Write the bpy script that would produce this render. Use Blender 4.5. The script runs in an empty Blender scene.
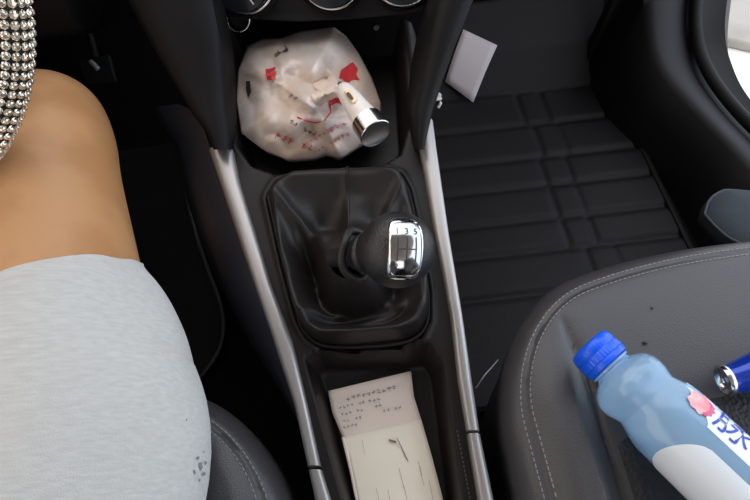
import bpy, bmesh, math, random
from mathutils import Vector, Matrix, noise
PI = math.pi
rad = math.radians
random.seed(7)
SC = bpy.context.scene
COL = SC.collection

# ------------------------------------------------------------------ camera
F = 567.0
CAM_LOC = Vector((0, 0, 0.88))
CAM_R = Matrix.Rotation(rad(-4), 3, 'Z') @ Matrix.Rotation(rad(30), 3, 'X') @ Matrix.Rotation(rad(-4.5), 3, 'Z')
cam = bpy.data.cameras.new('camera')
cam.sensor_width = 36.0
cam.lens = 36.0 * F / 750.0
cam.clip_start = 0.02
cam_o = bpy.data.objects.new('camera', cam)
COL.objects.link(cam_o)
cam_o.matrix_world = Matrix.Translation(CAM_LOC) @ CAM_R.to_4x4()
SC.camera = cam_o

# ------------------------------------------------------------------ daylight
world = bpy.data.worlds.new('overcast_sky')
SC.world = world
world.use_nodes = True
wn = world.node_tree
for n in list(wn.nodes):
    wn.nodes.remove(n)
w_out = wn.nodes.new('ShaderNodeOutputWorld')
w_bg = wn.nodes.new('ShaderNodeBackground')
w_tc = wn.nodes.new('ShaderNodeTexCoord')
w_sep = wn.nodes.new('ShaderNodeSeparateXYZ')
w_map = wn.nodes.new('ShaderNodeMapRange')
w_map.inputs[1].default_value = -0.6
w_map.inputs[2].default_value = 0.8
w_ramp = wn.nodes.new('ShaderNodeValToRGB')
w_ramp.color_ramp.elements[0].color = (1.0, 0.92, 0.85, 1)     # warm haze on the driver's side
w_ramp.color_ramp.elements[1].color = (0.80, 0.92, 1.08, 1)      # clear sky on the passenger's side
wn.links.new(w_tc.outputs['Generated'], w_sep.inputs[0])
wn.links.new(w_sep.outputs['X'], w_map.inputs[0])
wn.links.new(w_map.outputs[0], w_ramp.inputs[0])
wn.links.new(w_ramp.outputs[0], w_bg.inputs[0])
w_bg.inputs[1].default_value = 2.35
wn.links.new(w_bg.outputs[0], w_out.inputs[0])

SC.view_settings.view_transform = 'Standard'
SC.view_settings.look = 'None'
SC.view_settings.gamma = 1.0
SC.view_settings.exposure = 0.0
SC.view_settings.use_curve_mapping = False

# ------------------------------------------------------------------ helpers
def ray(px, py):
    return CAM_R @ Vector(((px - 375) / F, -(py - 250) / F, -1.0))

def P(px, py, z):
    r = ray(px, py)
    return CAM_LOC + r * ((z - CAM_LOC.z) / r.z)

CAM_RT = CAM_R.transposed()
def J(w):
    v = CAM_RT @ (Vector(w) - CAM_LOC)
    return 375 + F * v.x / -v.z, 250 - F * v.y / -v.z

def RP(px, py, p0, n):
    r = ray(px, py)
    return CAM_LOC + r * ((p0 - CAM_LOC).dot(n) / r.dot(n))

def lerp(a, b, t):
    return a + (b - a) * t

def pl(pts, t):
    """piecewise linear: pts sorted by first entry"""
    if t <= pts[0][0]:
        a, b = pts[0], pts[1]
    elif t >= pts[-1][0]:
        a, b = pts[-2], pts[-1]
    else:
        for a, b in zip(pts, pts[1:]):
            if a[0] <= t <= b[0]:
                break
    return a[1] + (b[1] - a[1]) * (t - a[0]) / (b[0] - a[0])

def sstep(a, b, x):
    t = max(0.0, min(1.0, (x - a) / (b - a)))
    return t * t * (3 - 2 * t)

def catmull(pts, n):
    """smooth curve through points (Vectors), n samples per span"""
    pts = [Vector(p) for p in pts]
    q = [pts[0] * 2 - pts[1]] + pts + [pts[-1] * 2 - pts[-2]]
    out = []
    for i in range(1, len(q) - 2):
        for k in range(n):
            t = k / n
            a, b, c, d = q[i - 1], q[i], q[i + 1], q[i + 2]
            out.append(0.5 * ((2 * b) + (c - a) * t + (2 * a - 5 * b + 4 * c - d) * t * t + (3 * b - a - 3 * c + d) * t ** 3))
    out.append(pts[-1])
    return out

def link(o, parent=None):
    COL.objects.link(o)
    if parent is not None:
        o.parent = parent
        o.matrix_parent_inverse = parent.matrix_basis.inverted()
    return o

class MB:
    def __init__(self):
        self.v, self.f = [], []

    def add(self, verts, faces):
        k = len(self.v)
        self.v += [Vector(x) for x in verts]
        self.f += [tuple(i + k for i in f) for f in faces]
        return self

    def loft(self, rings, closed=True, cap0=False, cap1=False):
        n = len(rings[0])
        vs = [p for r in rings for p in r]
        fs = []
        for i in range(len(rings) - 1):
            for j in range(n if closed else n - 1):
                a, b = i * n + j, i * n + (j + 1) % n
                fs.append((a, b, b + n, a + n))
        if cap0:
            fs.append(tuple(reversed(range(n))))
        if cap1:
            fs.append(tuple(range((len(rings) - 1) * n, len(rings) * n)))
        return self.add(vs, fs)

    def box(self, c, s, rot=None):
        c = Vector(c)
        vs = []
        for x in (-1, 1):
            for y in (-1, 1):
                for z in (-1, 1):
                    p = Vector((x * s[0] / 2, y * s[1] / 2, z * s[2] / 2))
                    if rot is not None:
                        p = rot @ p
                    vs.append(c + p)
        return self.add(vs, [(0, 1, 3, 2), (4, 6, 7, 5), (0, 4, 5, 1), (2, 3, 7, 6), (0, 2, 6, 4), (1, 5, 7, 3)])

    def tube(self, path, r, n=12, caps=True, up=(0, 0, 1), squash=1.0):
        path = [Vector(p) for p in path]
        rings = []
        for i, p in enumerate(path):
            a = path[max(0, i - 1)]
            b = path[min(len(path) - 1, i + 1)]
            t = (b - a).normalized()
            u = Vector(up)
            if abs(t.dot(u)) > 0.97:
                u = Vector((1, 0, 0))
            s = t.cross(u).normalized()
            w = s.cross(t)
            rr = r[i] if isinstance(r, (list, tuple)) else r
            rings.append([p + s * (math.cos(2 * PI * k / n) * rr) + w * (math.sin(2 * PI * k / n) * rr * squash) for k in range(n)])
        return self.loft(rings, True, caps, caps)

    def lathe(self, prof, origin, axis, n=40, ref=(0, 0, 1), ripple=None):
        """prof: list of (s, r) along axis"""
        A = Vector(axis).normalized()
        X = Vector(ref)
        X = (X - A * X.dot(A)).normalized()
        Y = A.cross(X)
        rings = []
        for (s, r) in prof:
            ring = []
            for k in range(n):
                a = 2 * PI * k / n
                rr = r if ripple is None else ripple(s, r, a)
                ring.append(Vector(origin) + A * s + X * (rr * math.cos(a)) + Y * (rr * math.sin(a)))
            rings.append(ring)
        return self.loft(rings, True, True, True)

    def build(self, name, mat, parent=None, smooth=True, angle=40, bevel=0, sub=0, solid=0, weld=False):
        me = bpy.data.meshes.new(name)
        me.from_pydata([tuple(v) for v in self.v], [], self.f)
        me.validate()
        bm = bmesh.new()
        bm.from_mesh(me)
        if weld:
            bmesh.ops.remove_doubles(bm, verts=bm.verts, dist=1e-6)
        bmesh.ops.recalc_face_normals(bm, faces=bm.faces)
        bm.to_mesh(me)
        bm.free()
        if smooth:
            me.polygons.foreach_set('use_smooth', [True] * len(me.polygons))
            try:
                me.set_sharp_from_angle(angle=rad(angle))
            except Exception:
                pass
        me.materials.append(mat)
        o = bpy.data.objects.new(name, me)
        link(o, parent)
        if solid:
            m = o.modifiers.new('solid', 'SOLIDIFY')
            m.thickness = solid
            m.offset = -1
        if bevel:
            m = o.modifiers.new('bevel', 'BEVEL')
            m.width = bevel
            m.segments = 3
            m.limit_method = 'ANGLE'
            m.angle_limit = rad(40)
        if sub:
            m = o.modifiers.new('sub', 'SUBSURF')
            m.levels = sub
            m.render_levels = sub
        return o

def tag(o, label=None, cat=None, group=None, kind=None):
    if label:
        o['label'] = label
    if cat:
        o['category'] = cat
    if group:
        o['group'] = group
    if kind:
        o['kind'] = kind
    return o

def empty(name, loc, label, cat, group=None):
    o = bpy.data.objects.new(name, None)
    o.location = loc
    o.empty_display_size = 0.02
    link(o)
    tag(o, label, cat, group)
    return o

def text2d(s, size=1.0):
    """(verts2d, faces) of a line of writing, centred, height about size"""
    cu = bpy.data.curves.new('txt', 'FONT')
    cu.body = s
    cu.size = size
    cu.align_x = 'CENTER'
    cu.align_y = 'CENTER'
    cu.resolution_u = 3
    o = bpy.data.objects.new('txt', cu)
    COL.objects.link(o)
    dg = bpy.context.evaluated_depsgraph_get()
    me = bpy.data.meshes.new_from_object(o.evaluated_get(dg))
    v = [(p.co.x, p.co.y) for p in me.vertices]
    f = [tuple(p.vertices) for p in me.polygons]
    bpy.data.objects.remove(o)
    bpy.data.curves.remove(cu)
    bpy.data.meshes.remove(me)
    return v, f

def smudge2d(s, size=1.0):
    """print too small or creased to read: a row of broken strokes, one cluster per character; s gives the spacing"""
    rnd = random.Random(s)
    v, f = [], []
    n = len(s)
    for i, ch in enumerate(s):
        if ch == ' ':
            continue
        cx = (i - (n - 1) / 2) * size
        for k in range(5):
            if k % 2 == 0:
                w, h = rnd.uniform(0.35, 0.75) * size, 0.10 * size
            else:
                w, h = 0.10 * size, rnd.uniform(0.3, 0.7) * size
            x, y = cx + rnd.uniform(-0.22, 0.22) * size, rnd.uniform(-0.32, 0.32) * size
            b = len(v)
            v += [(x - w / 2, y - h / 2), (x + w / 2, y - h / 2), (x + w / 2, y + h / 2), (x - w / 2, y + h / 2)]
            f.append((b, b + 1, b + 2, b + 3))
    return v, f

# ------------------------------------------------------------------ materials
def mat(name, col, rough=0.5, metal=0.0, bump=None, col2=None, colscale=20.0, spec=0.5, coat=0.0, sheen=0.0,
        aniso_noise=None, mixw=(0.4, 0.6), wear=None):
    """bump: list of (kind, scale, strength) ; col2 mixed in by a noise of colscale"""
    m = bpy.data.materials.new(name)
    m.use_nodes = True
    nt = m.node_tree
    b = nt.nodes['Principled BSDF']
    b.inputs['Base Color'].default_value = (*col, 1)
    b.inputs['Roughness'].default_value = rough
    b.inputs['Metallic'].default_value = metal
    b.inputs['Specular IOR Level'].default_value = spec
    b.inputs['Coat Weight'].default_value = coat
    b.inputs['Coat Roughness'].default_value = 0.15
    if sheen:
        b.inputs['Sheen Weight'].default_value = sheen
    tc = nt.nodes.new('ShaderNodeTexCoord')
    src = tc.outputs['Object']
    if aniso_noise:
        mp = nt.nodes.new('ShaderNodeMapping')
        mp.inputs['Scale'].default_value = aniso_noise
        nt.links.new(src, mp.inputs[0])
        nsrc = mp.outputs[0]
    else:
        nsrc = src
    if col2 is not None:
        nz = nt.nodes.new('ShaderNodeTexNoise')
        nz.inputs['Scale'].default_value = colscale
        nz.inputs['Detail'].default_value = 4
        nt.links.new(nsrc, nz.inputs['Vector'])
        rp = nt.nodes.new('ShaderNodeValToRGB')
        rp.color_ramp.elements[0].position = mixw[0]
        rp.color_ramp.elements[1].position = mixw[1]
        rp.color_ramp.elements[0].color = (*col, 1)
        rp.color_ramp.elements[1].color = (*col2, 1)
        nt.links.new(nz.outputs['Fac'], rp.inputs[0])
        nt.links.new(rp.outputs[0], b.inputs['Base Color'])
    if bump:
        prev = None
        for kind, scale, strength in bump:
            if kind == 'noise':
                t = nt.nodes.new('ShaderNodeTexNoise')
                t.inputs['Scale'].default_value = scale
                t.inputs['Detail'].default_value = 3
                out = t.outputs['Fac']
            elif kind == 'voronoi':
                t = nt.nodes.new('ShaderNodeTexVoronoi')
                t.inputs['Scale'].default_value = scale
                out = t.outputs['Distance']
            nt.links.new(src, t.inputs['Vector'])
            bp = nt.nodes.new('ShaderNodeBump')
            bp.inputs['Strength'].default_value = strength
            bp.inputs['Distance'].default_value = 0.001
            nt.links.new(out, bp.inputs['Height'])
            if prev:
                nt.links.new(prev, bp.inputs['Normal'])
            prev = bp.outputs[0]
        nt.links.new(prev, b.inputs['Normal'])
    return m

M = {}
M['console'] = mat('console_plastic', (0.011, 0.008, 0.0072), 0.45, spec=0.3, bump=[('noise', 900, 0.15)])
M['dash'] = mat('dash_plastic', (0.0055, 0.0045, 0.005), 0.55, spec=0.22, bump=[('voronoi', 1200, 0.12)])
M['gloss'] = mat('gloss_black', (0.010, 0.010, 0.013), 0.22)
M['side'] = mat('console_side_plastic', (0.026, 0.027, 0.036), 0.28)
M['rail'] = mat('satin_silver', (0.42, 0.39, 0.375), 0.38, 0.65, bump=[('noise', 1500, 0.05)])
M['chrome'] = mat('chrome', (0.82, 0.82, 0.84), 0.10, 1.0)
M['chrome_soft'] = mat('brushed_chrome', (0.68, 0.67, 0.67), 0.2, 1.0)
M['plate'] = mat('polished_plate', (0.50, 0.49, 0.49), 0.12, 1.0)
M['boot'] = mat('boot_leather', (0.014, 0.0105, 0.0095), 0.46, spec=0.4, bump=[('voronoi', 900, 0.12)])
M['knob'] = mat('knob_leather', (0.012, 0.012, 0.013), 0.36, bump=[('voronoi', 700, 0.35)])
M['seat'] = mat('seat_leather', (0.058, 0.054, 0.057), 0.34, bump=[('voronoi', 700, 0.22), ('noise', 60, 0.1)])
M['perf'] = mat('perforated_leather', (0.010, 0.010, 0.012), 0.6, bump=[('voronoi', 260, 0.9)])
M['thread'] = mat('stitch_thread', (0.30, 0.285, 0.28), 0.8)
M['mat'] = mat('mat_leather', (0.013, 0.0105, 0.0115), 0.6, spec=0.25, bump=[('voronoi', 500, 0.3)])
M['carpet'] = mat('carpet', (0.006, 0.005, 0.006), 0.95, spec=0.1, bump=[('noise', 700, 0.8)])
M['skin'] = mat('skin', (0.52, 0.265, 0.115), 0.48, col2=(0.45, 0.215, 0.085), colscale=18, bump=[('noise', 500, 0.15)], spec=0.35)
M['shorts'] = mat('grey_marl_jersey', (0.51, 0.495, 0.465), 0.95, col2=(0.59, 0.575, 0.545), colscale=30, mixw=(0.3, 0.7), aniso_noise=(2.0, 14.0, 6.0),
                  bump=[('noise', 900, 0.5)], sheen=0.2)
M['stain'] = mat('damp_spot', (0.22, 0.22, 0.22), 0.8)
M['paper'] = mat('paper', (0.82, 0.67, 0.57), 0.85, col2=(0.85, 0.71, 0.62), colscale=12)
M['paper2'] = mat('inner_page_paper', (0.90, 0.81, 0.66), 0.85)
M['ink'] = mat('grey_ink', (0.26, 0.20, 0.185), 0.8)
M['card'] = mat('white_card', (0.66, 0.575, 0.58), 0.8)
M['bag'] = mat('thin_white_plastic', (0.70, 0.61, 0.57), 0.36, col2=(0.66, 0.50, 0.40), colscale=14, bump=[('noise', 90, 0.5), ('noise', 300, 0.2)])
M['napkin'] = mat('cream_tissue', (0.72, 0.56, 0.45), 0.9, bump=[('noise', 200, 0.6)])
M['redprint'] = mat('red_print', (0.60, 0.035, 0.04), 0.45)
M['redpale'] = mat('faded_red_print', (0.55, 0.16, 0.15), 0.5)
M['blackprint'] = mat('black_print', (0.06, 0.045, 0.045), 0.5)
M['white_plastic'] = mat('white_plastic', (0.80, 0.72, 0.67), 0.3)
M['gold'] = mat('brass', (0.55, 0.42, 0.25), 0.3, 1.0)
M['cap'] = mat('blue_cap_plastic', (0.004, 0.11, 0.92), 0.3, spec=0.5)
M['label_white'] = mat('label_white_film', (0.86, 0.93, 1.0), 0.22)
M['label_blue'] = mat('label_blue_ink', (0.01, 0.04, 0.42), 0.35)
M['label_grey'] = mat('label_grey_ink', (0.42, 0.47, 0.56), 0.4)
M['label_pink'] = mat('label_pink_ink', (0.85, 0.25, 0.30), 0.35, col2=(0.90, 0.55, 0.55), colscale=60)
M['label_deep'] = mat('label_deep_pink_ink', (0.72, 0.08, 0.20), 0.35)
M['can'] = mat('blue_metal_paint', (0.008, 0.045, 0.42), 0.22, 0.35, coat=0.6)
M['stone'] = mat('rhinestone', (0.78, 0.69, 0.57), 0.15, 0.8)
M['rubber'] = mat('black_rubber', (0.008, 0.0075, 0.008), 0.6, spec=0.25)
M['pouch'] = mat('blue_grey_cloth', (0.020, 0.027, 0.034), 0.75, bump=[('noise', 600, 0.4)])
M['pouch_edge'] = mat('blue_grey_binding', (0.038, 0.047, 0.055), 0.65)
M['ground'] = mat('pale_concrete', (0.80, 0.79, 0.77), 0.9, col2=(0.72, 0.70, 0.67), colscale=3)  # pale concrete, slightly mottled
M['kerb'] = mat('kerb_stone', (0.30, 0.285, 0.26), 0.9, col2=(0.36, 0.345, 0.32), colscale=9)
M['roof'] = mat('headliner', (0.45, 0.43, 0.40), 0.95)
M['trim'] = mat('door_seal_rubber', (0.006, 0.005, 0.0065), 0.55, spec=0.4)
M['leaf'] = mat('dry_leaf', (0.03, 0.035, 0.015), 0.8)
M['shoe'] = mat('black_shoe', (0.01, 0.01, 0.01), 0.7)

def clear_mat(name, tint, body, clear):
    m = bpy.data.materials.new(name)
    m.use_nodes = True
    nt = m.node_tree
    b = nt.nodes['Principled BSDF']
    b.inputs['Base Color'].default_value = (*body, 1)
    b.inputs['Roughness'].default_value = 0.06
    b.inputs['Coat Weight'].default_value = 1.0
    b.inputs['Coat Roughness'].default_value = 0.03
    tr = nt.nodes.new('ShaderNodeBsdfTransparent')
    tr.inputs[0].default_value = (*tint, 1)
    mx = nt.nodes.new('ShaderNodeMixShader')
    mx.inputs[0].default_value = clear
    nt.links.new(b.outputs[0], mx.inputs[1])
    nt.links.new(tr.outputs[0], mx.inputs[2])
    nt.links.new(mx.outputs[0], nt.nodes['Material Output'].inputs['Surface'])
    tc = nt.nodes.new('ShaderNodeTexCoord')
    vz = nt.nodes.new('ShaderNodeTexNoise')
    vz.inputs['Scale'].default_value = 70
    nt.links.new(tc.outputs['Object'], vz.inputs['Vector'])
    bp = nt.nodes.new('ShaderNodeBump')
    bp.inputs['Strength'].default_value = 0.7
    bp.inputs['Distance'].default_value = 0.002
    nt.links.new(vz.outputs['Fac'], bp.inputs['Height'])
    nt.links.new(bp.outputs[0], b.inputs['Normal'])
    return m
M['pet'] = clear_mat('pale_blue_clear_plastic', (0.72, 0.88, 1.0), (0.48, 0.74, 1.0), 0.52)

# ------------------------------------------------------------------ the car shell
def structure(name, mb, m, **k):
    return tag(mb.build(name, m, **k), kind='structure')

FX0, FX1, FY0, FY1 = -0.80, 0.60, -1.2, 1.0
structure('floor', MB().box(((FX0 + FX1) / 2, (FY0 + FY1) / 2, -0.02), (FX1 - FX0, FY1 - FY0, 0.04)), M['carpet'])
# toe board: rises ahead of the feet
tb = MB()
tb.loft([[(x, y, z) for (y, z) in ((0.84, 0.0), (1.0, 0.16), (1.06, 0.5), (1.1, 0.78), (1.16, 0.78), (1.16, 0.0))] for x in (FX0, 0.6)], True, True, True)
structure('wall_front', tb, M['carpet'], angle=30)
structure('wall_left', MB().box((FX0 - 0.04, -0.1, 0.32), (0.08, 2.3, 0.78)), M['dash'], bevel=0.02)
structure('wall_rear', MB().box((-0.05, FY0 - 0.04, 0.3), (1.5, 0.08, 0.7)), M['dash'])
structure('ceiling', MB().box((-0.05, -0.4, 1.2), (1.5, 1.6, 0.04)), M['roof'])
g = MB().box((3.0, 2.0, -0.33), (24, 24, 0.06))
structure('floor_outside', g, M['ground'])

# door sill and the bend of the door opening, right side
inn = catmull([P(1100, 560, 0.13), P(900, 330, 0.13), P(745, 165, 0.13), P(690, 108, 0.13), P(656, 66, 0.15), P(645, 22, 0.19), P(645, -25, 0.24)], 8)
top = inn[-1]
inn += [top + Vector((0.0, 0.06, 0.14)), top + Vector((0, 0.03, 0.5))]
outp = catmull([P(1250, 560, 0.12), P(1000, 330, 0.12), P(800, 150, 0.12), P(750, 99, 0.12), P(731, 62, 0.14), P(725, 28, 0.18), P(730, -25, 0.23)], 8)
topo = outp[-1]
outp += [topo + Vector((0.0, 0.06, 0.14)), topo + Vector((0, 0.03, 0.5))]
sill = MB()
rings = []
for a, b in zip(inn, outp):
    low = Vector((min(a.x - 0.05, 0.58), a.y - 0.02, -0.03))
    d = b - a
    rings.append([low, lerp(low, a, 0.6) + Vector((0.008, 0, 0)), a + Vector((0, 0, -0.004)), a + d * 0.12 + Vector((0, 0, 0.004)), a + d * 0.4, a + d * 0.55 + Vector((0, 0, -0.012)),
                  a + d * 0.8 + Vector((0, 0, -0.012)), b, b + Vector((0.02, 0, -0.03)), b + Vector((0.01, 0, -0.2)), low + Vector((0.02, 0, -0.1))])
sill.loft(rings, True, True, True)
structure('trim_1', sill, M['trim'], angle=60)
seal = MB()
seal.tube([a + (b - a) * 0.62 + Vector((0, 0, 0.004)) for a, b in zip(inn, outp)], 0.011, 12)
structure('trim_2', seal, M['rubber'])
# kerb beyond the open door
k0, k1 = P(690, 30, -0.27), P(1000, 100, -0.27)
kn_ = Vector((-(k1 - k0).y, (k1 - k0).x, 0)).normalized()
kb = MB()
kb.loft([[p, p + kn_ * 1.2, p + kn_ * 1.2 + Vector((0, 0, -0.03)), p + Vector((0, 0, -0.03))] for p in (k0, lerp(k0, k1, 0.5), k1)], True, True, True)
structure('floor_kerb', kb, M['kerb'], bevel=0.008)

# ------------------------------------------------------------------ centre console
ZR = [(15, 0.435), (120, 0.42), (500, 0.34), (640, 0.325)]
def zr(py):
    return pl(ZR, py)
LI = [(10, 226), (60, 226), (120, 228), (147, 232), (180, 239), (287, 272), (340, 292), (404, 307), (468, 321), (500, 331), (640, 380)]
LO = [(120, 199), (150, 209), (180, 219), (240, 239), (287, 255), (340, 273), (404, 294), (468, 308), (500, 315), (640, 362)]
RI = [(10, 402), (60, 408), (120, 413), (150, 420), (233, 435), (317, 451), (380, 458), (433, 467), (500, 478), (640, 505)]
RO = [(120, 433), (150, 437), (233, 449), (317, 463), (380, 472), (433, 480), (500, 494), (640, 520)]

def sdpoly(px, py, poly):
    """signed distance (negative inside) of a polygon, in the console's own flat layout"""
    d = 1e9
    inside = False
    n = len(poly)
    for i in range(n):
        ax, ay = poly[i]
        bx, by = poly[(i + 1) % n]
        ex, ey = bx - ax, by - ay
        t = max(0, min(1, ((px - ax) * ex + (py - ay) * ey) / (ex * ex + ey * ey)))
        d = min(d, math.hypot(px - ax - t * ex, py - ay - t * ey))
        if (ay > py) != (by > py) and px < ax + (py - ay) / (by - ay) * ex:
            inside = not inside
    return -d if inside else d
CUBBY = [(226, -10), (396, -10), (404, 60), (408, 120), (400, 148), (380, 160), (330, 168), (272, 168), (250, 160), (236, 140), (227, 80)]
BOOTF = [(268, 196), (276, 182), (294, 175), (340, 171), (384, 169), (400, 174), (408, 188), (420, 240), (428, 290), (428, 318), (420, 334), (400, 343), (350, 347), (322, 345), (308, 336), (298, 318), (282, 258)]
TRAY = [(306, 356), (318, 350), (430, 343), (441, 360), (452, 440), (470, 560), (482, 640), (395, 640), (362, 560), (345, 500), (318, 400)]
def cdepth(px, py):
    d = 0.006
    e = sdpoly(px, py, CUBBY)
    d += 0.055 * sstep(3, -9, e)
    e = sdpoly(px, py, BOOTF)
    d += 0.034 * sstep(3, -9, e) - 0.003 * math.exp(-((e - 5) / 3.0) ** 2)
    e = sdpoly(px, py, TRAY)
    d += 0.042 * sstep(4, -9, e)
    return d
def cz(x, y):
    z = 0.38
    for _ in range(5):
        px, py = J((x, y, z))
        z = zr(py)
    return z - cdepth(px, py)
def onconsole(px, py, off=0.0):
    z = zr(py)
    for _ in range(8):
        w = P(px, py, z)
        z = 0.5 * z + 0.5 * (cz(w.x, w.y) + off)
    return P(px, py, z)

console = empty('centre_console', (0, 0.2, 0.0), 'black plastic centre console with two long silver trim rails between the seats', 'car console')
cb = MB()
rows = []
NU = 110
pys = [15 + i * 3.2 for i in range(int((636 - 15) / 3.2) + 1)]
for py in pys:
    l, r = pl(LI, py) - 2, pl(RI, py) + 2
    row = []
    for k in range(NU + 1):
        px = lerp(l, r, k / NU)
        w = P(px, py, zr(py))
        row.append(w - Vector((0, 0, cdepth(px, py))))
    a = P(l, py, zr(py))
    b = P(r, py, zr(py))
    rows.append([Vector((a.x - 0.012, a.y, 0.002)), Vector((a.x - 0.012, a.y, a.z - 0.03)), Vector((a.x - 0.006, a.y, a.z - 0.012))] + row +
                [Vector((b.x + 0.008, b.y, b.z - 0.012)), Vector((b.x + 0.014, b.y, b.z - 0.03)), Vector((b.x + 0.018, b.y, 0.002))])
cb.loft(rows, True, True, True)
cb.build('body', M['console'], console, angle=75)

def rail(side_in, side_out, py0, py1, sgn):
    mb = MB()
    rings = []
    n = 40
    for i in range(n + 1):
        py = lerp(py0, py1, i / n)
        a, b = P(pl(side_in, py), py, zr(py)), P(pl(side_out, py), py, zr(py))
        d = b - a
        u = Vector((0, 0, 1))
        prof = [(0, -0.014), (0, -0.002), (0.08, 0.0012), (0.3, 0.003), (0.7, 0.003), (0.92, 0.001), (1.0, -0.003), (1.0, -0.014)]
        rings.append([a + d * s + u * (h + 0.001) for s, h in prof])
    mb.loft(rings, True, True, True)
    return mb
rail(LI, LO, 149, 466, 1).build('trim_rail', M['rail'], console, angle=50)
rail(RI, RO, 120, 431, -1).build('trim_rail', M['rail'], console, angle=50)
# rear continuation of each rail, a separate moulding
rail(LI, LO, 470, 630, 1).build('rear_rail', M['rail'], console, angle=50)
rail(RI, RO, 434, 630, -1).build('rear_rail', M['rail'], console, angle=50)

# driver-side flared panel of the console
sp = MB()
rings = []
SPO = [(110, 150), (150, 178), (200, 187), (240, 200), (290, 222), (350, 254), (400, 286), (425, 300)]
for i in range(41):
    py = lerp(112, 420, i / 40)
    a = P(pl(LO, py) + 2, py, zr(py) - 0.004)
    b = P(pl(SPO, py), py, zr(py) - 0.06)
    m1 = lerp(a, b, 0.35) + Vector((0, 0, 0.013))
    m2 = lerp(a, b, 0.75) + Vector((0, 0, 0.010))
    inner = Vector((a.x + 0.006, a.y, 0.02))
    rings.append([a, m1, m2, b, b + Vector((0.004, 0, -0.012)), Vector((b.x + 0.02, b.y, 0.01)), inner])
sp.loft(rings, True, True, True)
sp.build('side_panel', M['side'], console, angle=70)
# stitched seam low on the passenger-side inner wall of the tray
sm = MB()
for k in range(16):
    py = 430 + k * 4.4
    w0, w1 = onconsole(457 + (py - 430) * 0.19, py, 0.0012), onconsole(457 + (py + 2.4 - 430) * 0.19, py + 2.4, 0.0012)
    sm.tube([w0, w1], 0.0005, 6)
sm.build('stitching', mat('dark_thread', (0.09, 0.085, 0.085), 0.8), console)

# ------------------------------------------------------------------ dashboard
dash = empty('dashboard', (0, 0.62, 0.45), 'black plastic dashboard with three chrome-ringed climate knobs above the storage tray', 'dashboard')
p0 = P(300, 22, 0.452)
Xd = (P(420, 21, 0.452) - P(200, 21, 0.452)).normalized()
upd = Vector((0, 0.42, 0.91))
upd = (upd - Xd * upd.dot(Xd)).normalized()
Nd = Xd.cross(upd)
if Nd.y > 0:
    Nd = -Nd
def dp(px, py, off=0.0):
    return RP(px, py, p0, Nd) + Nd * off
EDGE = [(150, 6), (185, 8), (205, 15), (235, 20), (300, 23), (360, 20), (405, 16), (430, 8), (470, 4)]
fm = MB()
rings = []
for k in range(61):
    px = lerp(150, 470, k / 60)
    e = pl(EDGE, px)
    p_e = dp(px, e)
    back = p_e + Vector((0, 0.10, 0.008))
    ring = [back, p_e + Vector((0, 0.006, 0.0)), p_e + Nd * 0.002 + upd * 0.002, dp(px, e - 3, 0.005), dp(px, e - 6, 0.004), dp(px, e - 10, 0.0), dp(px, e - 60, 0.0), dp(px, e - 170, 0.0)]
    up_end = ring[-1]
    ring += [up_end + Vector((0, 0.25, 0.05)), back + Vector((0, 0.12, 0.05))]
    rings.append(ring)
fm.loft(rings, True, True, True)
fm.build('climate_panel', M['dash'], dash, angle=50)
def ring_mesh(c, n, R, r, nr=48, nt=10, flat=1.0):
    n = n.normalized()
    X = Xd.copy()
    X = (X - n * X.dot(n)).normalized()
    Y = n.cross(X)
    mb = MB()
    rr = []
    for k in range(nr + 1):
        a = 2 * PI * k / nr
        d = X * math.cos(a) + Y * math.sin(a)
        rr.append([c + d * (R + r * math.cos(2 * PI * t / nt)) + n * (r * flat * math.sin(2 * PI * t / nt)) for t in range(nt)])
    return mb.loft(rr, True)
for (kx, ky) in ((243, -22), (331, -26), (403, -29)):
    c = dp(kx, ky, 0.0)
    e1 = dp(kx + 32, ky, 0.0)
    R = (e1 - c).length
    kn = MB().lathe([(-0.001, R * 1.18), (0.004, R * 1.16), (0.006, R * 1.08), (0.004, R * 1.02), (0.0, R)], c, Nd, 48).build('knob_bezel', M['dash'], dash)
    k = MB().lathe([(0.0, R * 0.93), (0.018, R * 0.9), (0.021, R * 0.86), (0.022, R * 0.6)], c, Nd, 48).build('climate_knob', M['gloss'], dash)
    ring_mesh(c + Nd * 0.006, Nd, R * 0.98, 0.0021).build('chrome_ring', M['chrome'], k)
    pa = rad(-58 if kx < 300 else 70)
    pd = Xd * math.cos(pa) + upd * math.sin(pa)
    MB().box(c + Nd * 0.0222 + pd * (R * 0.62), (0.009, 0.0013, 0.0015), Matrix((pd, Nd.cross(pd), Nd)).transposed()).build('pointer', M['card'], k)
# back wall and roof of the storage recess
bw = MB()
rr = []
for k in range(21):
    px = lerp(190, 445, k / 20)
    lo = P(px, 17, 0.40) + Vector((0, 0.02, -0.12))
    hi = dp(px, pl(EDGE, px)) + Vector((0, 0.09, 0.02))
    rr.append([lo, lerp(lo, hi, 0.5) + Vector((0, 0.02, 0)), hi, hi + Vector((0, 0.02, 0)), lo + Vector((0, 0.05, 0))])
bw.loft(rr, True, True, True)
bw.build('recess_back', M['dash'], dash)
# socket ring and little button under the panel edge
cs = P(238, 20, 0.425)
ring_mesh(cs, (CAM_LOC - cs).normalized() * 0.3 + Vector((0, -0.5, 0.3)), 0.0135, 0.0013).build('socket_ring', M['chrome_soft'], dash)
MB().lathe([(-0.02, 0.0125), (0.0, 0.0125), (0.0002, 0.012), (-0.008, 0.010), (-0.009, 0.001)], cs, Vector((0, -0.5, 0.3)), 32).build('socket', M['dash'], dash)
cs = P(376, 28, 0.425)
MB().lathe([(-0.02, 0.004), (0.0, 0.004), (0.0015, 0.003)], cs, Vector((0, -0.8, 0.5)), 20).build('button', M['gloss'], dash)

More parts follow.
